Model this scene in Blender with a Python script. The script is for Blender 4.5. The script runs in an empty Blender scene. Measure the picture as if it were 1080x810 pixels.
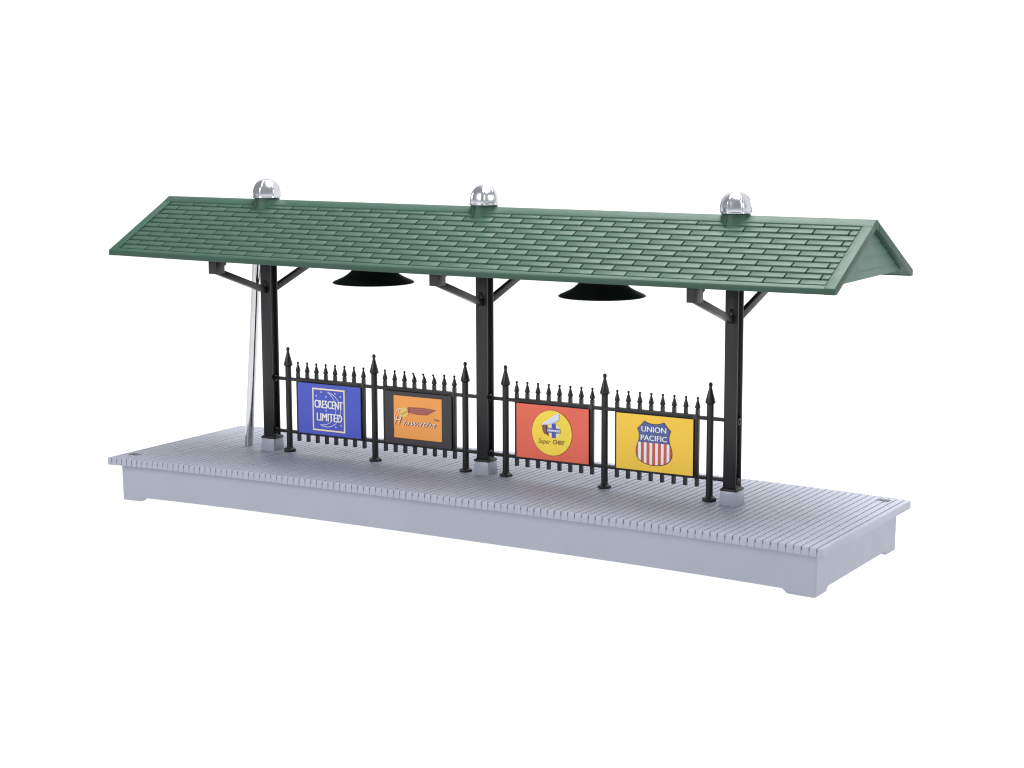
# Model railway station platform shelter on a white backdrop made to glow.
import bpy, bmesh, math, random
from mathutils import Vector, Matrix
random.seed(7)
S = 0.16                      # one script unit = 16 cm; the platform is 2 units = 32 cm long
PI = math.pi
scn = bpy.context.scene
COL = scn.collection

# ------------------------------------------------------------------ materials
def mat(name, rgb, rough=0.5, spec=0.5, metal=0.0, var=0.05, vscale=60, bump=0.0, bscale=900, coat=0.0, rvar=0.08):
    m = bpy.data.materials.new(name); m.use_nodes = True
    nt = m.node_tree; b = nt.nodes['Principled BSDF']
    b.inputs['Roughness'].default_value = rough
    b.inputs['Metallic'].default_value = metal
    b.inputs['Specular IOR Level'].default_value = spec
    b.inputs['Coat Weight'].default_value = coat
    tc = nt.nodes.new('ShaderNodeTexCoord')
    n = nt.nodes.new('ShaderNodeTexNoise'); n.inputs['Scale'].default_value = vscale
    n.inputs['Detail'].default_value = 6
    nt.links.new(tc.outputs['Object'], n.inputs['Vector'])
    r = nt.nodes.new('ShaderNodeValToRGB')
    r.color_ramp.elements[0].position = 0.3; r.color_ramp.elements[1].position = 0.7
    r.color_ramp.elements[0].color = tuple(c * (1 - var) for c in rgb) + (1,)
    r.color_ramp.elements[1].color = tuple(min(1, c * (1 + var)) for c in rgb) + (1,)
    nt.links.new(n.outputs['Fac'], r.inputs['Fac'])
    nt.links.new(r.outputs['Color'], b.inputs['Base Color'])
    if rvar:
        mr = nt.nodes.new('ShaderNodeMapRange')
        mr.inputs['To Min'].default_value = max(0.02, rough - rvar); mr.inputs['To Max'].default_value = min(1, rough + rvar)
        n2 = nt.nodes.new('ShaderNodeTexNoise'); n2.inputs['Scale'].default_value = vscale * 3.1
        nt.links.new(tc.outputs['Object'], n2.inputs['Vector'])
        nt.links.new(n2.outputs['Fac'], mr.inputs['Value'])
        nt.links.new(mr.outputs['Result'], b.inputs['Roughness'])
    if bump:
        nb = nt.nodes.new('ShaderNodeTexNoise'); nb.inputs['Scale'].default_value = bscale
        bp = nt.nodes.new('ShaderNodeBump'); bp.inputs['Strength'].default_value = bump
        bp.inputs['Distance'].default_value = 0.0003
        nt.links.new(tc.outputs['Object'], nb.inputs['Vector'])
        nt.links.new(nb.outputs['Fac'], bp.inputs['Height'])
        nt.links.new(bp.outputs['Normal'], b.inputs['Normal'])
    return m

M = {
    'grey':   mat('grey_plastic', (0.326, 0.343, 0.415), 0.44, 0.4, var=0.03, vscale=45, bump=0.12),
    'dgrey':  mat('slot_shade_grey', (0.11, 0.11, 0.14), 0.6, 0.3),
    'foot':   mat('footing_plastic', (0.345, 0.375, 0.44), 0.32, 0.5, var=0.03),
    'green':  mat('green_plastic', (0.023, 0.066, 0.045), 0.50, 0.36, var=0.05, vscale=50, bump=0.15),
    'gable':  mat('green_plastic_sheen_tint', (0.082, 0.155, 0.130), 0.5, 0.5, var=0.05),  # same plastic as the roof, colour lightened in place of grazing sheen
    'black':  mat('black_plastic', (0.0100, 0.0094, 0.0115), 0.36, 0.42, var=0.15, bump=0.15),
    'lamp':   mat('matt_black_plastic', (0.007, 0.007, 0.007), 0.48, 0.35, var=0.1),
    'chrome': mat('chrome_plating', (0.60, 0.61, 0.65), 0.22, 0.5, 1.0, var=0.03, vscale=200, rvar=0.05, bump=0.25, bscale=350),
    'steel':  mat('polished_steel', (0.56, 0.57, 0.59), 0.11, 0.5, 1.0, var=0.05, vscale=90, rvar=0.06),
    'blue':   mat('blue_print', (0.068, 0.100, 0.55), 0.4, 0.4, var=0.02),
    'char':   mat('charcoal_print', (0.045, 0.038, 0.045), 0.4, 0.4, var=0.04),
    'orange': mat('orange_print', (0.90, 0.36, 0.085), 0.4, 0.4, var=0.03),
    'red':    mat('red_print', (0.80, 0.140, 0.085), 0.4, 0.4, var=0.02),
    'yellow': mat('golden_yellow_print', (0.94, 0.60, 0.055), 0.4, 0.4, var=0.02),
    'lemon':  mat('lemon_yellow_print', (0.95, 0.70, 0.065), 0.4, 0.4, var=0.02),
    'straw':  mat('straw_yellow_print', (0.82, 0.56, 0.15), 0.4, 0.4),
    'pale':   mat('pale_yellow_print', (0.86, 0.80, 0.40), 0.4, 0.4),
    'white':  mat('white_print', (0.86, 0.86, 0.88), 0.4, 0.4, var=0.01),
    'cream':  mat('cream_print', (0.88, 0.83, 0.64), 0.4, 0.4),
    'brown':  mat('brown_print', (0.20, 0.075, 0.025), 0.4, 0.4),
    'skin':   mat('russet_print', (0.28, 0.09, 0.05), 0.4, 0.4),
    'maroon': mat('maroon_print', (0.36, 0.090, 0.075), 0.4, 0.4),
    'mauve':  mat('mauve_print', (0.52, 0.20, 0.17), 0.4, 0.4),
    'navy':   mat('navy_print', (0.085, 0.12, 0.33), 0.4, 0.4, var=0.02),
    'cross':  mat('blue_cross_print', (0.07, 0.085, 0.50), 0.4, 0.4),
    'ink':    mat('dark_ink_print', (0.06, 0.045, 0.075), 0.4, 0.4),
    'stripe': mat('red_stripe_print', (0.62, 0.11, 0.085), 0.4, 0.4),
    'sky':    mat('pale_blue_print', (0.55, 0.62, 0.85), 0.4, 0.4),
}

# ------------------------------------------------------------------ mesh builder
class MB:
    def __init__(s): s.v = []; s.f = []
    def add(s, vs, fs):
        n = len(s.v); s.v += [tuple(p) for p in vs]; s.f += [tuple(i + n for i in f) for f in fs]; return s
    def box(s, x0, x1, y0, y1, z0, z1):
        return s.add([(x0,y0,z0),(x1,y0,z0),(x1,y1,z0),(x0,y1,z0),(x0,y0,z1),(x1,y0,z1),(x1,y1,z1),(x0,y1,z1)],
                     [(0,3,2,1),(4,5,6,7),(0,1,5,4),(1,2,6,5),(2,3,7,6),(3,0,4,7)])
    def hexa(s, p):             # 8 points: bottom loop 0-3 then top loop 4-7
        return s.add(p, [(0,3,2,1),(4,5,6,7),(0,1,5,4),(1,2,6,5),(2,3,7,6),(3,0,4,7)])
    def prism_x(s, prof, x0, x1, seg=1):   # (y,z) profile extruded along x
        n = len(prof)
        vs = [(x0 + (x1-x0)*k/seg, y, z) for k in range(seg+1) for y, z in prof]
        fs = [(k*n + i, k*n + (i+1) % n, (k+1)*n + (i+1) % n, (k+1)*n + i) for k in range(seg) for i in range(n)]
        return s.add(vs, fs + [tuple(range(n))[::-1], tuple(range(seg*n, (seg+1)*n))])
    def prism_z(s, prof, z0, z1):   # (x,y) profile extruded along z
        n = len(prof)
        vs = [(x, y, z0) for x, y in prof] + [(x, y, z1) for x, y in prof]
        fs = [(i, (i+1) % n, n + (i+1) % n, n + i) for i in range(n)]
        return s.add(vs, fs + [tuple(range(n))[::-1], tuple(range(n, 2*n))])
    def lathe(s, prof, seg=24, c=(0,0,0), rmod=None, a0=0.0):  # (r,z) profile
        vs = []
        for r, z in prof:
            for k in range(seg):
                a = a0 + 2*PI*k/seg
                rr = r * (rmod(a, z) if rmod else 1)
                vs.append((c[0] + rr*math.cos(a), c[1] + rr*math.sin(a), c[2] + z))
        fs = []
        for i in range(len(prof)-1):
            for k in range(seg):
                k2 = (k+1) % seg
                fs.append((i*seg+k, i*seg+k2, (i+1)*seg+k2, (i+1)*seg+k))
        fs.append(tuple(range(seg))[::-1]); fs.append(tuple((len(prof)-1)*seg + k for k in range(seg)))
        return s.add(vs, fs)
    def tube(s, pts, r, seg=12):
        pts = [Vector(p) for p in pts]; vs = []; n = len(pts)
        for i, p in enumerate(pts):
            d = (pts[min(i+1, n-1)] - pts[max(i-1, 0)]).normalized()
            a = d.cross(Vector((0,0,1)));
            if a.length < 1e-3: a = Vector((1,0,0))
            a.normalize(); b = d.cross(a).normalized()
            rr = r[i] if isinstance(r, (list, tuple)) else r
            for k in range(seg):
                t = 2*PI*k/seg
                vs.append(p + (a*math.cos(t) + b*math.sin(t))*rr)
        fs = [(i*seg+k, i*seg+(k+1)%seg, (i+1)*seg+(k+1)%seg, (i+1)*seg+k) for i in range(n-1) for k in range(seg)]
        fs.append(tuple(range(seg))[::-1]); fs.append(tuple((n-1)*seg+k for k in range(seg)))
        return s.add(vs, fs)
    def mesh(s, name, m, bevel=0.0, smooth=0, fn=None, bseg=2):
        me = bpy.data.meshes.new(name)
        vs = [fn(p) for p in s.v] if fn else s.v
        me.from_pydata([(x*S, y*S, z*S) for x, y, z in vs], [], s.f)
        bm = bmesh.new(); bm.from_mesh(me)
        bmesh.ops.recalc_face_normals(bm, faces=bm.faces)
        if bevel:
            es = [e for e in bm.edges if len(e.link_faces) == 2 and e.calc_face_angle(0) > math.radians(28)]
            bmesh.ops.bevel(bm, geom=es, offset=bevel*S, segments=bseg, profile=0.5, affect='EDGES', clamp_overlap=True)
        bm.to_mesh(me); bm.free()
        if smooth or bevel:
            me.shade_smooth(); me.set_sharp_from_angle(angle=math.radians(smooth or 40))
        me.materials.append(m)
        return me
    def build(s, name, m, parent=None, loc=(0,0,0), **k):
        return link(name, s.mesh(name, m, **k), parent, loc)

def link(name, me, parent=None, loc=(0,0,0)):
    o = bpy.data.objects.new(name, me); COL.objects.link(o)
    o.location = [c*S for c in loc]
    if parent: o.parent = parent
    return o
def thing(name, label, cat, loc=(0,0,0), group=None):
    o = bpy.data.objects.new(name, None); COL.objects.link(o)
    o.location = [c*S for c in loc]; o.empty_display_size = 0.01
    o['label'] = label; o['category'] = cat
    if group: o['group'] = group
    return o
def dup(root, loc, label):
    r = root.copy(); COL.objects.link(r); r.location = [c*S for c in loc]; r['label'] = label
    for ch in list(root.children):
        c = ch.copy(); COL.objects.link(c); c.parent = r
        for g in list(ch.children):
            d = g.copy(); COL.objects.link(d); d.parent = c
    return r

# ------------------------------------------------------------------ dimensions (script units)
W = 0.27525          # half depth of the deck
TH = 0.0194          # deck thickness
ZB = -0.1160         # underside of the feet
def bow(x): return 0.0101 * (1 - min(1, abs(x))**3)     # the moulding bows up a little in the middle
fsag = lambda p: (p[0], p[1], p[2] - 0.0048*max(0, 1 - p[0]*p[0])*min(1, abs(p[1])/0.2425))   # and the eaves sag a little
fbow = lambda p: (p[0], p[1], p[2] + bow(p[0]))
PX = (-0.667, 0.0, 0.667)

# ------------------------------------------------------------------ white sweep with an added glow
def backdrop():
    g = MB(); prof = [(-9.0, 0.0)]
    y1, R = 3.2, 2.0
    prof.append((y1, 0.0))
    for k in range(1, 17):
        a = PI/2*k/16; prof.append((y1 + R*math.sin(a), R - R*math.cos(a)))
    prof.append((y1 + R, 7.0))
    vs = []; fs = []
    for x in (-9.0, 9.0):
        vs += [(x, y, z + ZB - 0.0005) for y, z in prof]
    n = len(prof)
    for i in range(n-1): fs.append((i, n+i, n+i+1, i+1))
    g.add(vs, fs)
    m = bpy.data.materials.new('glowing_white_backdrop'); m.use_nodes = True
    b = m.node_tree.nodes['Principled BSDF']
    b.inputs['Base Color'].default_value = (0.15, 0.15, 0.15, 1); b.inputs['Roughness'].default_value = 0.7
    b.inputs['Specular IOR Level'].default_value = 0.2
    b.inputs['Emission Color'].default_value = (1, 1, 1, 1); b.inputs['Emission Strength'].default_value = 0.96  # added glow: keeps the ground white without contact shadow, fills from below
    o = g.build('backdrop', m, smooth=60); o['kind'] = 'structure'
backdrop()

# ------------------------------------------------------------------ platform
plat = thing('platform', 'long grey plank-topped platform with a plain skirt and notched corner feet', 'platform', (0, 0, ZB))
PZ = (0, 0, -ZB)
d = MB(); NG = 113; pitch = 2*0.9868/112; gap = 0.0023
edges = [-1.0] + [-0.9868 + pitch*k for k in range(NG)] + [1.0]
for i in range(len(edges)-1):
    x0 = edges[i] + (gap/2 if i else 0); x1 = edges[i+1] - (gap/2 if i < len(edges)-2 else 0)
    j = random.uniform(-0.0005, 0.0005); jz = random.uniform(-0.00025, 0.00025)
    d.box(x0, x1, -W + j, W + j, -TH, jz)
d.build('deck', M['grey'], plat, PZ, bevel=0.0011, fn=fbow)
u = MB()
for k in range(40):
    x0 = -0.990 + 1.98*k/40
    u.box(x0, x0 + 1.98/40, -W + 0.0014, W - 0.0014, -TH + 0.0003, -0.0095)
u.build('deck_underlay', M['grey'], plat, PZ, fn=fbow)
# skirt: closed loop of stations
bx, by, dr = 0.9768, 0.2520, 0.0017
def zb(t, half, foot):
    a = abs(t); e = half - foot
    if a > e + 0.004: return ZB
    if a < e - 0.006: return ZB + 0.0098
    return ZB + 0.0098*(e + 0.004 - a)/0.010
sts = []
rc = 0.009
def corner(cx, cy, a0):
    for k in range(6):
        a = a0 + PI/2*k/5
        sts.append((cx + rc*math.cos(a), cy + rc*math.sin(a), math.cos(a), math.sin(a), ZB))
xs = sorted(set([-bx + rc + 0.03*k for k in range(int(2*(bx-rc)/0.03)+1)] + [s_*e for s_ in (-1, 1) for e in (0.913, 0.9095, 0.906, 0.903, 0.899)]))
ys = sorted(set([-by + rc + 0.03*k for k in range(int(2*(by-rc)/0.03)+1)] + [s_*e for s_ in (-1, 1) for e in (0.190, 0.1865, 0.183, 0.180, 0.176)]))
for x in xs: sts.append((x, -by, 0, -1, zb(x, bx, 0.0708)))
corner(bx - rc, -by + rc, -PI/2)
for y in ys: sts.append((bx, y, 1, 0, zb(y, by, 0.0690)))
corner(bx - rc, by - rc, 0)
for x in reversed(xs): sts.append((x, by, 0, 1, zb(x, bx, 0.0708)))
corner(-bx + rc, by - rc, PI/2)
for y in reversed(ys): sts.append((-bx, y, -1, 0, zb(y, by, 0.0690)))
corner(-bx + rc, -by + rc, PI)
k_ = MB(); vs = []; th = 0.016
for x, y, nx, ny, z in sts:
    f = (z + TH)/(ZB + TH)
    vs += [(x, y, -TH), (x - nx*dr*f, y - ny*dr*f, z + 0.0012), (x - nx*(dr*f + 0.0012), y - ny*(dr*f + 0.0012), z),
           (x - nx*th, y - ny*th, z), (x - nx*th, y - ny*th, -TH)]
n = len(sts); fs = []
for i in range(n):
    j = (i+1) % n
    for q in range(4): fs.append((i*5+q, i*5+q+1, j*5+q+1, j*5+q))
k_.add(vs, fs).build('skirt', M['grey'], plat, PZ, smooth=35, fn=fbow)
for cx, cy in ((-0.959, -0.2125), (0.946, 0.236)):
    s_ = MB(); z0 = bow(cx)
    s_.box(-0.016, 0.016, -0.011, 0.011, -0.002, 0.0006)
    o = s_.build('slot_dark_plate', M['dgrey'], plat, (cx, cy, z0 - ZB), bevel=0.0006)  # dark plate painted in place of the shaded hole in the deck
    l = MB(); l.box(-0.006, 0.011, -0.006, 0.006, 0.0003, 0.0010)
    l.build('clip', M['dgrey'], o, (0, 0, 0), bevel=0.0006)

# ------------------------------------------------------------------ canopy roof
RZ = 0.6716; EY = 0.2425; EZT = 0.5435; EZB = 0.5310
SL = (RZ - EZT)/EY
roof = thing('canopy_roof', 'long green gable roof with moulded shingles over the platform', 'roof', (0, 0, EZB)); roof['kind'] = 'thing'
RL = (0, 0, -EZB)
zo = lambda y: RZ - SL*abs(y)
rise = 0.0040                                   # the border stands this much above the shingle bed
bed = MB()
for sg in (-1, 1):
    bed.prism_x([(0, RZ - rise - 0.0035), (sg*0.238, zo(0.238) - rise - 0.0035), (sg*0.238, zo(0.238) - 0.013), (sg*0.2225, EZB + 0.002), (0, 0.648)], -0.975, 0.975, 24)
slopes = bed.build('roof_slope', M['green'], roof, RL, fn=fsag)
# shingles
sh = MB(); RP = 0.01930; Y0 = 0.0185; LEN = 0.08197; BX = 0.9735
for sg in (-1, 1):
    for r in range(11):
        ya = Y0 + RP*r; yb = ya + RP - 0.0022
        off = -0.8073 + (LEN/2 if (10 - r) % 2 else 0)
        k0 = math.floor((-BX - off)/LEN)
        for k in range(k0, k0 + 26):
            x0 = max(-BX, off + LEN*k + 0.0017); x1 = min(BX, off + LEN*(k+1) - 0.0017)
            if x1 - x0 < 0.004: continue
            h0 = -rise + 0.0018; h1 = -rise + 0.0040 + random.uniform(-0.0003, 0.0003)
            yy0, yy1 = sg*ya, sg*yb
            sh.hexa([(x0, yy0, zo(ya) - rise - 0.006), (x1, yy0, zo(ya) - rise - 0.006), (x1, yy1, zo(yb) - rise - 0.006), (x0, yy1, zo(yb) - rise - 0.006),
                     (x0, yy0, zo(ya) + h0), (x1, yy0, zo(ya) + h0), (x1, yy1, zo(yb) + h1), (x0, yy1, zo(yb) + h1)])
sh.build('shingles', M['green'], slopes, (0, 0, 0), bevel=0.0005, bseg=2, fn=fsag)
rc_ = MB()
rc_.prism_x([(-0.0245, zo(0.0245) - rise - 0.002), (-0.0245, zo(0.0245) + 0.0010), (-0.0060, zo(0.006) + 0.0022), (0, RZ + 0.0008),
             (0.0060, zo(0.006) + 0.0022), (0.0245, zo(0.0245) + 0.0010), (0.0245, zo(0.0245) - rise - 0.002), (0, RZ - 0.012)], -0.9995, 0.9995, 24)
rc_.build('ridge_cap', M['green'], roof, RL, bevel=0.0012, fn=fsag)
for sg in (-1, 1):
    e = MB()
    e.prism_x([(sg*0.2295, zo(0.2295) - rise - 0.003), (sg*0.2315, zo(0.2315) + 0.0002), (sg*(EY-0.0015), EZT + 0.0006), (sg*EY, EZT - 0.0008), (sg*EY, EZB), (sg*0.2230, EZB), (sg*0.2230, zo(0.2230) - 0.015)], -0.9990, 0.9990, 24)
    e.build('eave_board', M['green'], roof, RL, bevel=0.0010, fn=fsag)
for xe in (-1, 1):
    for sg in (-1, 1):
        b = MB()
        b.prism_x([(sg*0.0155, zo(0.0155) + 0.0004), (sg*0.2420, zo(0.2420) + 0.0004), (sg*0.2420, EZB - 0.0006), (sg*0.2267, EZB - 0.0006), (sg*0.0155, 0.6540 - 0.5425*0.0155)],
                  *( (0.9755, 1.0) if xe > 0 else (-1.0, -0.9755) ))
        b.build('barge_board', M['green'], roof, RL, bevel=0.0008)
    pk = MB()
    pk.prism_x([(-0.0155, zo(0.0155) - 0.0005), (0, RZ - 0.0005), (0.0155, zo(0.0155) - 0.0005), (0.0155, 0.6540 - 0.5425*0.0155), (0, 0.6535), (-0.0155, 0.6540 - 0.5425*0.0155)],
               *( (0.9755, 0.9993) if xe > 0 else (-0.9993, -0.9755) ))
    pk.build('barge_peak', M['green'], roof, RL)
    gw = MB()          # gable wall: clapboards, each leaning out a touch
    zs = [0.5460, 0.5660, 0.5930, 0.6200, 0.6500]
    for a, c in zip(zs[:-1], zs[1:]):
        wa = (0.6555 - a)/0.5425; wc = (0.6555 - c)/0.5425
        xo = 0.984*xe
        gw.hexa([(xo - xe*0.012, -wa, a), (xo - xe*0.012, wa, a), (xo + xe*0.0022, wa, a), (xo + xe*0.0022, -wa, a),
                 (xo - xe*0.012, -wc, c), (xo - xe*0.012, wc, c), (xo - xe*0.0004, wc, c), (xo - xe*0.0004, -wc, c)])
    gw.build('gable_wall', M['gable'], roof, RL)
for px in PX:
    c = MB()
    c.lathe([(0.0320, 0.6765), (0.0328, 0.6745), (0.0340, 0.668), (0.0365, 0.658), (0.0405, 0.646), (0.0480, 0.634), (0.0560, 0.622), (0.0570, 0.600)], 40)
    o = c.build('vent_collar', M['green'], roof, (px, 0, -EZB), smooth=50)
    f_ = MB()
    for k in range(4):
        a = math.radians(-13) + PI/2*k
        ca, sa = math.cos(a), math.sin(a); t = 0.0012
        def P(r, z, s): return (r*ca - s*t*sa, r*sa + s*t*ca, z)
        f_.hexa([P(0.020, 0.630, -1), P(0.0520, 0.630, -1), P(0.0520, 0.630, 1), P(0.020, 0.630, 1),
                 P(0.020, 0.6755, -1), P(0.0342, 0.6755, -1), P(0.0342, 0.6755, 1), P(0.020, 0.6755, 1)])
    f_.build('rib', M['green'], o, (0, 0, 0), bevel=0.0006)

# ------------------------------------------------------------------ chrome domes on the ridge
def dome_mesh(a0):
    def rm(a, z):
        t = ((a - a0) % (PI/3))/(PI/3); t = min(t, 1 - t)*60        # degrees from the nearest rib
        if z < 0.0045 or z > 0.0500: return 1.0
        flat = 0.5*math.cos(PI/6)/math.cos(math.radians(30 - t)) + 0.47          # panels nearly flat between the ribs
        return 1.0 if t < 4.5 else (flat if t > 6.5 else 1.0 + (flat - 1.0)*(t - 4.5)/2.0)
    prof = [(0.020, 0.0), (0.0350, 0.0), (0.0364, 0.0010), (0.0364, 0.0036), (0.0358, 0.0048), (0.0360, 0.0062)]
    for k in range(0, 13):
        a = PI/2*k/12
        prof.append((max(0.0008, 0.0362*math.cos(a)**0.93), 0.0120 + 0.0375*math.sin(a)**0.97))
    m = MB().lathe(prof, 144, rmod=rm)
    return m.mesh('dome_cap', M['chrome'], smooth=45)
dome_lab = ('chrome dome cap on the roof ridge, the one above the silver rod',
            'chrome dome cap on the roof ridge, the middle one of three',
            'chrome dome cap on the roof ridge, the one nearest the open gable end')
for px, lab, yaw in zip(PX, dome_lab, (-22.7, -63.2, -41.0)):
    o = link('dome_cap', dome_mesh(math.radians(yaw)), None, (px, 0, 0.6760))
    o['label'] = lab; o['category'] = 'roof cap'; o['group'] = 'chrome dome caps on the ridge'

# ------------------------------------------------------------------ support posts
post_lab = ('black support post beside the silver rod, on a grey footing',
            'middle black support post standing between the two fence bays',
            'black support post next to the yellow shield sign, on a grey footing')
post = thing('support_post', post_lab[0], 'post', (PX[0], 0, bow(PX[0])), 'black support posts under the canopy')
g = MB(); fb, ft = 0.0230, 0.0205
g.hexa([(-fb,-fb,-0.002),(fb,-fb,-0.002),(fb,fb,-0.002),(-fb,fb,-0.002),(-ft,-ft,0.0330),(ft,-ft,0.0330),(ft,ft,0.0330),(-ft,ft,0.0330)])
g.build('footing', M['foot'], post, bevel=0.0022)
g = MB(); g.box(-0.0215, 0.0215, -0.0215, 0.0215, 0.0332, 0.0372)
g.hexa([(-.0205,-.0205,.0372),(.0205,-.0205,.0372),(.0205,.0205,.0372),(-.0205,.0205,.0372),(-.0165,-.0168,.0410),(.0165,-.0168,.0410),(.0165,.0168,.0410),(-.0165,.0168,.0410)])
g.build('base_plate', M['black'], post, bevel=0.0008)
hw, hd, fl, rec = 0.0158, 0.0162, 0.0048, 0.0085
H = [(-hw,-hd),(hw,-hd),(hw,-hd+fl),(hw-rec,-hd+fl+0.001),(hw-rec,hd-fl-0.001),(hw,hd-fl),(hw,hd),(-hw,hd),(-hw,hd-fl),(-hw+rec,hd-fl-0.001),(-hw+rec,-hd+fl+0.001),(-hw,-hd+fl)]
g = MB().prism_z(H, 0.0405, 0.632)
o = g.build('shaft', M['black'], post, bevel=0.0007)
for zc in (0.0535, 0.1940):
    for sx in (-1, 1):
        b = MB()
        prof = [(0.0035, 0.0), (0.0078, 0.0), (0.0084, 0.0008), (0.0084, 0.0095), (0.0072, 0.0104), (0.0050, 0.0104), (0.0046, 0.0085), (0.0030, 0.0085)]
        b.lathe(prof, 24)
        b.v = [(sx*(hw - rec - 0.001 + z), x, y + zc) for x, y, z in b.v]
        b.build('socket', M['black'], o, smooth=40)
for sx in (-1, 1):
    b = MB()       # web stop at the foot of the channel
    b.hexa([(sx*(hw-rec-.001), -.010, .0405), (sx*(hw-.001), -.010, .0405), (sx*(hw-.001), .010, .0405), (sx*(hw-rec-.001), .010, .0405),
            (sx*(hw-rec-.001), -.010, .0540), (sx*(hw-.0045), -.010, .0470), (sx*(hw-.0045), .010, .0470), (sx*(hw-rec-.001), .010, .0540)])
    b.build('web_stop', M['black'], o, bevel=0.0005)
g = MB(); g.box(-0.0075, 0.0075, -0.200, 0.200, 0.5160, 0.5300)
g.build('crossbeam', M['black'], post, bevel=0.0008)
for sg in (-1, 1):
    g = MB()
    a = Vector((0, sg*0.0120, 0.4270)); c = Vector((0, sg*0.2080, 0.4935))
    t = (c - a).normalized(); nn = Vector((0, -t.z, t.y))*0.0078
    if nn.z < 0: nn = -nn
    w_ = Vector((0.0072, 0, 0)); w2 = Vector((0.0058, 0, 0))
    g.hexa([a-nn-w_, a-nn+w_, c-nn+w_, c-nn-w_, a+nn-w2, a+nn+w2, c+nn+w2, c+nn-w2])
    br = g.build('brace', M['black'], post, bevel=0.0009)
    g = MB(); g.hexa([Vector(p) for p in [(-.0045, sg*.0155, .425), (.0045, sg*.0155, .425), (.0045, sg*.0215, .4290), (-.0045, sg*.0215, .4290),
                                          (-.0045, sg*.0155, .455), (.0045, sg*.0155, .455), (.0045, sg*.0175, .4520), (-.0045, sg*.0175, .4520)]])
    g.build('gusset', M['black'], br, bevel=0.0006)
    g = MB(); y0, y1 = sorted((sg*0.2270, sg*0.1930)); g.box(-0.0125, 0.0125, y0, y1, 0.4880, 0.5270)
    eb = g.build('end_block', M['black'], post, bevel=0.0012)
    kn = MB(); kn.lathe([(0.003, 0), (0.0085, 0.0), (0.0095, 0.001), (0.0095, 0.006), (0.0080, 0.0075), (0.003, 0.0075)], 20)
    kn.v = [(x, sg*(0.1930) - sg*z, y + 0.515) for x, y, z in kn.v]
    kn.v = [(x + 0.004, y, z) for x, y, z in kn.v]
    kn.build('knob', M['black'], eb, smooth=40)
for px, lab in zip(PX[1:], post_lab[1:]):
    dup(post, (px, 0, bow(px)), lab)

# ------------------------------------------------------------------ picket fence bays
FX = (-0.3335, 0.3345)
fence_lab = ('black spear-topped fence bay carrying the blue sign and the orange sign',
             'black spear-topped fence bay carrying the red sign and the yellow sign')
fz = 0.0092
fence = thing('picket_fence', fence_lab[0], 'fence', (FX[0], 0, fz), 'black picket fence bays between the posts')
fp = MB(); fp.lathe([(0.0082, 0.004), (0.0080, 0.226)], 16)
fpm = fp.mesh('fence_post', M['black'], smooth=40)
ff = MB(); ff.lathe([(0.0160, -0.002), (0.0170, 0.0005), (0.0165, 0.0068), (0.0110, 0.0084), (0.0088, 0.0125)], 6, a0=0.3)
ffm = ff.mesh('foot', M['black'], bevel=0.0007)
fi = MB(); fi.lathe([(0.0076, 0.223), (0.0080, 0.2265), (0.0116, 0.2290), (0.0121, 0.2320), (0.0091, 0.2430), (0.0050, 0.2590), (0.0032, 0.2660), (0.0040, 0.2680), (0.0048, 0.2710), (0.0046, 0.2740), (0.0030, 0.2765), (0.0012, 0.2775)], 8, a0=PI/8)
fim = fi.mesh('finial', M['black'], smooth=50)
for x in (-0.2755, 0.0, 0.2755):
    o = link('fence_post', fpm, fence, (x, 0, 0))
    link('foot', ffm, o); link('finial', fim, o)
for z in (0.0530, 0.1930):
    g = MB(); g.box(-0.3190, 0.3190, -0.0042, 0.0042, z - 0.0042, z + 0.0042)
    g.build('rail', M['black'], fence, bevel=0.0009)
def picket_mesh(bent):
    p = MB(); r = 0.0040
    p.box(-r, r, -r, r, 0.0300, 0.2120)
    n0 = len(p.v)
    p.lathe([(0.0034, 0.2110), (0.0040, 0.2128), (0.0064, 0.2150), (0.0066, 0.2172), (0.0046, 0.2250), (0.0024, 0.2325), (0.0020, 0.2345), (0.0030, 0.2362), (0.0032, 0.2385), (0.0024, 0.2402), (0.0008, 0.2412)], 10)
    if bent:
        for i in range(n0, len(p.v)):
            x, y, z = p.v[i]; t = max(0, (z - 0.229)/0.012)
            p.v[i] = (x - 0.0045*t, y, z - 0.0022*t)
    return p.mesh('picket', M['black'], smooth=35)
pk, pkb = picket_mesh(False), picket_mesh(True)
pxs = [s*(0.0335 + 0.0300*k) for s in (-1, 1) for k in range(8)]
for x in sorted(pxs): link('picket', pk, fence, (x, 0, 0))
for s in (-1, 1):       # thicker frame bars above and below each sign
    x0, x1 = sorted((s*0.0300, s*0.2470))
    for z0, z1 in ((0.0490, 0.0560), (0.1875, 0.1990)):
        g = MB(); g.box(x0, x1, -0.0055, 0.0055, z0, z1)
        g.build('frame_bar', M['black'], fence, bevel=0.0009)
    xe = max(x0, x1) if False else (x1 - 0.0035)
    g = MB(); g.box(x1 - 0.0170, x1, -0.0058, 0.0050, 0.0500, 0.1980)
    g.build('frame_stile', M['black'], fence, bevel=0.0009)
fence_b = dup(fence, (FX[1], 0, fz), fence_lab[1])
bents = [c for c in fence.children if c.name.startswith('picket') and 0.11*S < c.location.x < 0.20*S]
for c in bents: c.data = pkb

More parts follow.
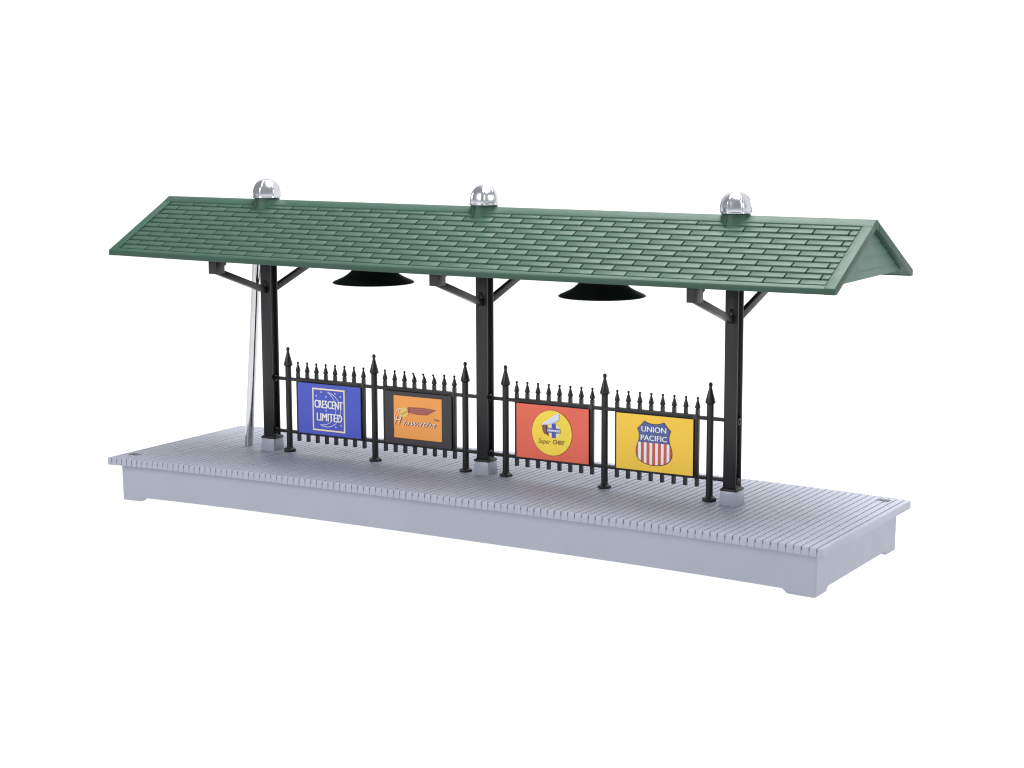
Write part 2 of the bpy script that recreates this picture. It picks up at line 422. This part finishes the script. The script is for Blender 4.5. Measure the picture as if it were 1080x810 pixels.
# ------------------------------------------------------------------ flat print helpers (sign plane is x-z, facing -y)
SW, SH = 0.2020, 0.1345          # sheet size
class Art:
    """polygons on a sign sheet: u to the right, v downwards, both in script units from the sheet's top left corner"""
    def __init__(s): s.v = []; s.f = []
    def poly(s, pts):
        n = len(s.v); s.v += list(pts); s.f.append(tuple(range(n, n + len(pts)))); return s
    def rect(s, u0, v0, u1, v1): return s.poly([(u0, v0), (u1, v0), (u1, v1), (u0, v1)])
    def disc(s, u, v, r, seg=40, ry=None): return s.poly([(u + r*math.cos(2*PI*k/seg), v + (ry or r)*math.sin(2*PI*k/seg)) for k in range(seg)])
    def stroke(s, pts, w):
        for i in range(len(pts)-1):
            (a, b), (c, d_) = pts[i], pts[i+1]; L = math.hypot(c-a, d_-b) or 1e-9
            nx, ny = -(d_-b)/L*w/2, (c-a)/L*w/2; ex, ey = (c-a)/L*w*0.25, (d_-b)/L*w*0.25
            s.poly([(a+nx-ex, b+ny-ey), (c+nx+ex, d_+ny+ey), (c-nx+ex, d_-ny+ey), (a-nx-ex, b-ny-ey)])
        return s
    def frame(s, u0, v0, u1, v1, w):
        s.rect(u0, v0, u1, v0+w); s.rect(u0, v1-w, u1, v1); s.rect(u0, v0+w, u0+w, v1-w); s.rect(u1-w, v0+w, u1, v1-w); return s
    def text(s, txt, u0, v0, u1, v1, shear=0.0, bold=0.0, heavy=0.0):
        if heavy:          # a heavier face: copies a hair's breadth apart, each a step above the last
            for i, dx in enumerate((-heavy, 0.0, heavy)):
                n = len(s.v); s.text(txt, u0 + dx, v0, u1 + dx, v1, shear, bold)
                s.v[n:] = [(p[0], p[1], i*0.15) for p in s.v[n:]]
            return s
        c = bpy.data.curves.new('lettering', 'FONT'); c.body = txt; c.size = 1; c.shear = shear; c.offset = bold
        c.resolution_u = 6
        o = bpy.data.objects.new('lettering', c); COL.objects.link(o)
        dg = bpy.context.evaluated_depsgraph_get(); dg.update()
        me = bpy.data.meshes.new_from_object(o.evaluated_get(dg))
        xs = [p.co.x for p in me.vertices]; ys = [p.co.y for p in me.vertices]
        ax, bx_, ay, by_ = min(xs), max(xs), min(ys), max(ys)
        n = len(s.v)
        s.v += [(u0 + (p.co.x-ax)/(bx_-ax)*(u1-u0), v1 - (p.co.y-ay)/(by_-ay)*(v1-v0)) for p in me.vertices]
        s.f += [tuple(n + i for i in p.vertices) for p in me.polygons]
        bpy.data.objects.remove(o); bpy.data.curves.remove(c); bpy.data.meshes.remove(me)
        return s
    def build(s, name, m, parent, layer):
        me = bpy.data.meshes.new(name)
        y = -0.0105 - 0.00045*layer
        me.from_pydata([(p[0]*S, (y - (0.00045*p[2] if len(p) > 2 else 0))*S, (SH - p[1])*S) for p in s.v], [], s.f)
        bm = bmesh.new(); bm.from_mesh(me)
        for f in bm.faces:
            f.normal_update()
            if f.normal.y > 0: f.normal_flip()
        bm.to_mesh(me); bm.free(); me.materials.append(m)
        return link(name, me, parent)
def sign(label, x, paper):
    t = thing('advertising_sign', label, 'sign', (x, 0, 0.0640), 'advertising signs on the fence')
    b = MB(); b.box(0, SW, -0.0100, -0.0062, 0, SH); b.build('backing_board', M['black'], t, bevel=0.0005)
    Art().rect(0.0007, 0.0006, SW - 0.0007, SH - 0.0006).build('paper', M[paper], t, 0)
    return t
def arc3(p, q, r, n=24):       # points of the circle arc p -> q -> r
    (ax, ay), (bx_, by_), (cx, cy) = p, q, r
    D = 2*(ax*(by_-cy) + bx_*(cy-ay) + cx*(ay-by_))
    ux = ((ax*ax+ay*ay)*(by_-cy) + (bx_*bx_+by_*by_)*(cy-ay) + (cx*cx+cy*cy)*(ay-by_))/D
    uy = ((ax*ax+ay*ay)*(cx-bx_) + (bx_*bx_+by_*by_)*(ax-cx) + (cx*cx+cy*cy)*(bx_-ax))/D
    R = math.hypot(ax-ux, ay-uy); A = math.atan2(ay-uy, ax-ux); B = math.atan2(by_-uy, bx_-ux); C = math.atan2(cy-uy, cx-ux)
    while B < A: B += 2*PI
    while C < B: C += 2*PI
    if C - A > 2*PI - 1e-6: C -= 2*PI
    return [(ux + R*math.cos(A + (C-A)*k/n), uy + R*math.sin(A + (C-A)*k/n)) for k in range(n+1)]

# sign 1: blue, crescent moon
t = sign('blue sign with white lettering and a crescent moon in a cream frame', -0.5715, 'blue')
U0, V0, FW, FH = 0.237*SW, 0.083*SH, 0.516*SW, 0.837*SH
q = lambda a, b: (U0 + a*FW, V0 + b*FH)
Art().frame(U0, V0, U0+FW, V0+FH, 0.0042).build('frame', M['lemon'], t, 1)
Art().frame(U0+0.0006, V0+0.0006, U0+FW-0.0010, V0+FH-0.0010, 0.0030).build('frame', M['cream'], t, 2)
moon = Art()
t1, t2 = q(.457, .08), q(.22, .85)
moon.stroke(arc3(t1, q(.86, .50), t2), 0.0016); moon.stroke(arc3(t1, q(.72, .50), t2), 0.0014)
moon.build('moon', M['white'], t, 1)
st = Art()
for a, b in ((.12,.185),(.27,.09),(.42,.19),(.70,.10),(.86,.16),(.42,.515),(.71,.88),(.87,.83)):
    c = q(a, b); st.disc(c[0], c[1], 0.0019, 8)
st.build('stars', M['white'], t, 1)
a = Art(); a.text('CRESCENT', *q(.075, .277), *q(.93, .462), heavy=0.0009); a.text('LIMITED', *q(.14, .578), *q(.91, .758), heavy=0.0009)
a.build('lettering', M['white'], t, 3)

# sign 2: charcoal border, orange sheet
t = sign('charcoal-bordered orange sign with a winged disc and slanting script', -0.2945, 'char')
U0, V0, FW, FH = 0.138*SW, 0.078*SH, 0.718*SW, 0.806*SH
Art().rect(U0, V0, U0+FW, V0+FH).build('picture', M['orange'], t, 1)
Art().poly([q(.30,.255), q(.60,.235), q(.895,.262), q(.80,.33), q(.70,.405), q(.50,.415), q(.30,.385)]).build('wing', M['maroon'], t, 2)
w = Art()
for k, (ua, ub) in enumerate(((.36, .82), (.36, .76), (.38, .70))):
    w.stroke([q(ua, .285 + .042*k), q(ub, .283 + .042*k)], 0.0014)
w.build('feathers', M['mauve'], t, 3)
c = q(.225, .385); Art().disc(c[0], c[1], 0.0122, 32, 0.0134).build('disc', M['straw'], t, 4)
Art().stroke([q(.16,.45), q(.24,.39), q(.31,.34)], 0.0012).build('disc_lines', M['maroon'], t, 5)
h = Art()
h.stroke([q(.17,.29), q(.10,.31), q(.05,.38), q(.03,.47), q(.02,.56)], 0.0014)
h.stroke([q(.17,.50), q(.13,.42), q(.10,.34)], 0.0014)
h.build('swash', M['white'], t, 5)
for nm, m_, lay, du, dv in (('lettering_shadow', 'brown', 4, .008, .010), ('lettering', 'white', 6, 0, 0)):
    a = Art(); a.text('H', *q(.020+du, .47+dv), *q(.175+du, .675+dv), shear=0.5, bold=-0.015); a.text('iawatha', *q(.200+du, .545+dv), *q(.880+du, .680+dv), shear=0.5, bold=-0.012)
    a.build(nm, M[m_], t, lay)
a = Art(); a.text('The', *q(.835, .470), *q(.955, .525), shear=0.4); a.build('small_lettering', M['brown'], t, 3)

# sign 3: red, yellow roundel
t = sign('red sign with a yellow roundel, feathered emblem and blue cross', 0.0955, 'red')
cu, cv, cr = 0.497*SW, 0.494*SH, 0.0565
Art().disc(cu, cv, cr, 64).build('roundel_edge', M['brown'], t, 1)
Art().disc(cu, cv, cr - 0.0012, 64).build('roundel', M['lemon'], t, 2)
q = lambda a, b: (cu + a*cr, cv + b*cr)
c = q(.115, -.112); Art().disc(c[0], c[1], 0.31*cr, 36).build('cross_disc', M['pale'], t, 3)
Art().poly([q(-.49,-.36), q(-.23,-.34), q(-.20,-.02), q(-.15,.12), q(-.36,.06), q(-.44,-.06), q(-.47,-.20)]).build('emblem_profile', M['skin'], t, 4)
Art().poly([q(-.30,-.30), q(-.22,-.32), q(-.17,-.02), q(-.13,.13), q(-.24,.06)]).build('emblem_hair', M['ink'], t, 5)
e = Art()
for k in range(6):
    f = k/5; r0 = q(-.47 + .40*f, -.34 - .05*f); tp = q(.42 - .05*f, -.90 + .28*f)
    dx, dy = tp[0]-r0[0], tp[1]-r0[1]; L = math.hypot(dx, dy); nx, ny = -dy/L, dx/L; wd = 0.0030
    e.poly([(r0[0]+nx*wd*.6, r0[1]+ny*wd*.6), (r0[0]-nx*wd*.6, r0[1]-ny*wd*.6), (r0[0]+dx*.85-nx*wd, r0[1]+dy*.85-ny*wd), tp, (r0[0]+dx*.85+nx*wd, r0[1]+dy*.85+ny*wd)])
# each feather on its own tiny step so that none overlap in one plane
for i, f in enumerate(e.f):
    fe = Art(); fe.poly([e.v[j] for j in f]); fe.build('feather', M['white' if i % 2 == 0 else 'sky'], t, 5 + i*0.3)
e = Art(); e.rect(*q(.02, -.42), *q(.20, .20)); e.build('cross', M['cross'], t, 7)
e = Art(); e.rect(*q(-.19, -.21), *q(.42, -.02)); e.build('cross_arm', M['cross'], t, 7.4)
e = Art(); e.rect(*q(-.19, -.155), *q(.42, -.07)); e.build('cross_band', M['white'], t, 7.8)
a = Art(); a.text('Santa Fe', *q(-.16, -.145), *q(.40, -.08)); a.build('small_lettering', M['cross'], t, 8.2)
a = Art(); a.text('Super', *q(-.66, .27), *q(-.06, .56), shear=0.35, bold=0.0); a.build('lettering', M['brown'], t, 3)
a = Art(); a.text('CHIEF', *q(.06, .285), *q(.62, .475), bold=0.02); a.build('lettering', M['brown'], t, 3)

# sign 4: golden yellow, striped shield
t = sign('golden yellow sign with a blue-topped, red and white striped shield', 0.3708, 'yellow')
cx_ = 0.4975*SW; vv = lambda y: (y - 35)*0.000174
half = [(0.0, 162), (0.009, 157), (0.0175, 144), (0.0253, 127), (0.033, 180), (0.0385, 212), (0.0431, 235), (0.0400, 275), (0.0384, 315), (0.0383, 350), (0.0392, 385), (0.0408, 410), (0.0445, 465), (0.0467, 525), (0.0462, 570), (0.0430, 620), (0.0375, 655), (0.0310, 680), (0.0210, 700), (0.0100, 711), (0.0, 715)]
def shield(grow): 
    L = []
    for x, y in half: L.append((x*(1+grow) if x else 0, vv(y) + (vv(y)-vv(430))*grow))
    return [(cx_ + x, v) for x, v in L] + [(cx_ - x, v) for x, v in L[-2:0:-1]]
Art().poly(shield(0.035)).build('shield_edge', M['ink'], t, 1)
Art().poly(shield(0.0)).build('shield', M['stripe'], t, 2)
top = [p for p in half if p[1] <= 410 and p[0] > 0] 
upper = [(0.0, 162)] + [p for p in half[1:12]]
L = [(x, vv(y)) for x, y in upper] 
Art().poly([(cx_ + x, v) for x, v in L] + [(cx_ - x, v) for x, v in L[:0:-1]]).build('shield_top', M['navy'], t, 3)
low = sorted([(x, y) for x, y in half[13:]])
def ybot(x):
    x = abs(x)
    for (a0, b0), (a1, b1) in zip(low, low[1:]):
        if a0 <= x <= a1: return b0 + (b1-b0)*(x-a0)/((a1-a0) or 1)
    return 525
ws = Art(); sw = 0.00745
for k in (-5, -3, -1, 1, 3, 5):
    a0, a1 = (k - .47)*sw, (k + .47)*sw
    xs_ = [a0 + (a1-a0)*i/4 for i in range(5)]
    ytop = lambda x: 411 if abs(x) < .0408 else 411 + (abs(x) - .0408)/.0059*110
    ws.poly([(cx_ + x, vv(ytop(x))) for x in xs_] + [(cx_ + x, vv(ybot(x) - 3)) for x in reversed(xs_)])
ws.build('stripes', M['white'], t, 3)
a = Art(); a.text('UNION', cx_ - 0.0322, vv(190), cx_ + 0.0322, vv(264), heavy=0.0004); a.text('PACIFIC', cx_ - 0.0340, vv(309), cx_ + 0.0340, vv(382), heavy=0.0004)
a.build('lettering', M['white'], t, 4)

# ------------------------------------------------------------------ hanging lamps
lamp_lab = ('black flared lamp shade hanging under the eave above the orange and blue signs',
            'black flared lamp shade hanging under the eave above the red and yellow signs')
lamp = thing('hanging_lamp', lamp_lab[0], 'lamp', (-0.331, 0, 0.4705), 'black lamps hanging under the canopy')
g = MB().lathe([(0.0980, 0.0012), (0.1030, -0.0004), (0.1038, 0.0012), (0.1000, 0.0042), (0.0890, 0.0090), (0.0780, 0.0140), (0.0680, 0.0200), (0.0590, 0.0275), (0.0530, 0.0350), (0.0480, 0.0450), (0.0450, 0.0560), (0.0400, 0.0640), (0.0250, 0.0690), (0.0120, 0.0700)], 64)
# hollow underside
g.lathe([(0.0980, 0.0012), (0.0860, 0.0060), (0.0660, 0.0160), (0.0500, 0.0320), (0.0420, 0.0540), (0.0100, 0.0600)], 64)
g.f = [f for f in g.f if len(f) < 60]
g.build('lamp_shade', M['lamp'], lamp, smooth=45)
MB().lathe([(0.008, 0.066), (0.008, 0.180)], 16).build('stem', M['lamp'], lamp, smooth=40)
MB().lathe([(0.002, 0.020), (0.010, 0.022), (0.016, 0.030), (0.015, 0.042), (0.009, 0.052), (0.008, 0.062)], 24).build('bulb', M['white'], lamp, smooth=60)
dup(lamp, (0.326, 0, 0.4705), lamp_lab[1])

# ------------------------------------------------------------------ steel rod
rod = MB()
A = Vector((-0.7640, 0.0200, bow(-0.764) - 0.004)); B = Vector((-0.7135, 0.0200, 0.600))
rod.tube([A.lerp(B, k/12) for k in range(13)], 0.0112, 32)
o = rod.build('metal_rod', M['steel'], smooth=50)
o['label'] = 'bright silver rod leaning slightly behind the outermost black post'; o['category'] = 'rod'

# ------------------------------------------------------------------ camera
cx, cy, cz, yaw, pitch, roll, f = 2.4236, -3.9097, 0.9534, 0.5405, 0.1549, -0.0034, 1990.3
fw = Vector((-math.sin(yaw)*math.cos(pitch), math.cos(yaw)*math.cos(pitch), -math.sin(pitch)))
r = Vector((math.cos(yaw), math.sin(yaw), 0)); up = r.cross(fw)
r2 = r*math.cos(roll) + up*math.sin(roll); u2 = -r*math.sin(roll) + up*math.cos(roll)
cam = bpy.data.cameras.new('camera'); co = bpy.data.objects.new('camera', cam); COL.objects.link(co)
mw = Matrix((r2, u2, -fw)).transposed().to_4x4(); mw.translation = Vector((cx, cy, cz))*S
co.matrix_world = mw
cam.sensor_width = 36; cam.lens = f/1080*36; cam.clip_start = 0.01; cam.clip_end = 50
scn.camera = co

# ------------------------------------------------------------------ light tent
wld = bpy.data.worlds.new('World'); scn.world = wld; wld.use_nodes = True
bg = wld.node_tree.nodes['Background']; bg.inputs['Color'].default_value = (0.93, 0.95, 1.0, 1); bg.inputs['Strength'].default_value = 0.42
def area(name, loc, target, size, sizey, power, col=(1, 1, 1)):
    l = bpy.data.lights.new(name, 'AREA'); l.shape = 'RECTANGLE'; l.size = size*S; l.size_y = sizey*S; l.energy = power; l.color = col
    o = bpy.data.objects.new(name, l); COL.objects.link(o)
    o.location = Vector(loc)*S
    o.rotation_euler = (Vector(target) - Vector(loc)).to_track_quat('-Z', 'Y').to_euler()
area('softbox_overhead', (0.5, 0.55, 4.1), (0, 0.1, 0.2), 5.0, 2.4, 10.2)
area('softbox_front', (-1.8, -5.0, 2.6), (0, 0, 0.2), 2.6, 2.6, 3.8)
area('softbox_right', (5.2, -0.2, 1.9), (0.4, 0, 0.3), 2.0, 2.0, 1.5)

vs_ = scn.view_settings
vs_.view_transform = 'Standard'; vs_.look = 'None'; vs_.exposure = 0.0; vs_.gamma = 1.0
scn.cycles.filter_width = 1.15; scn.cycles.max_bounces = 8; scn.cycles.use_denoising = True
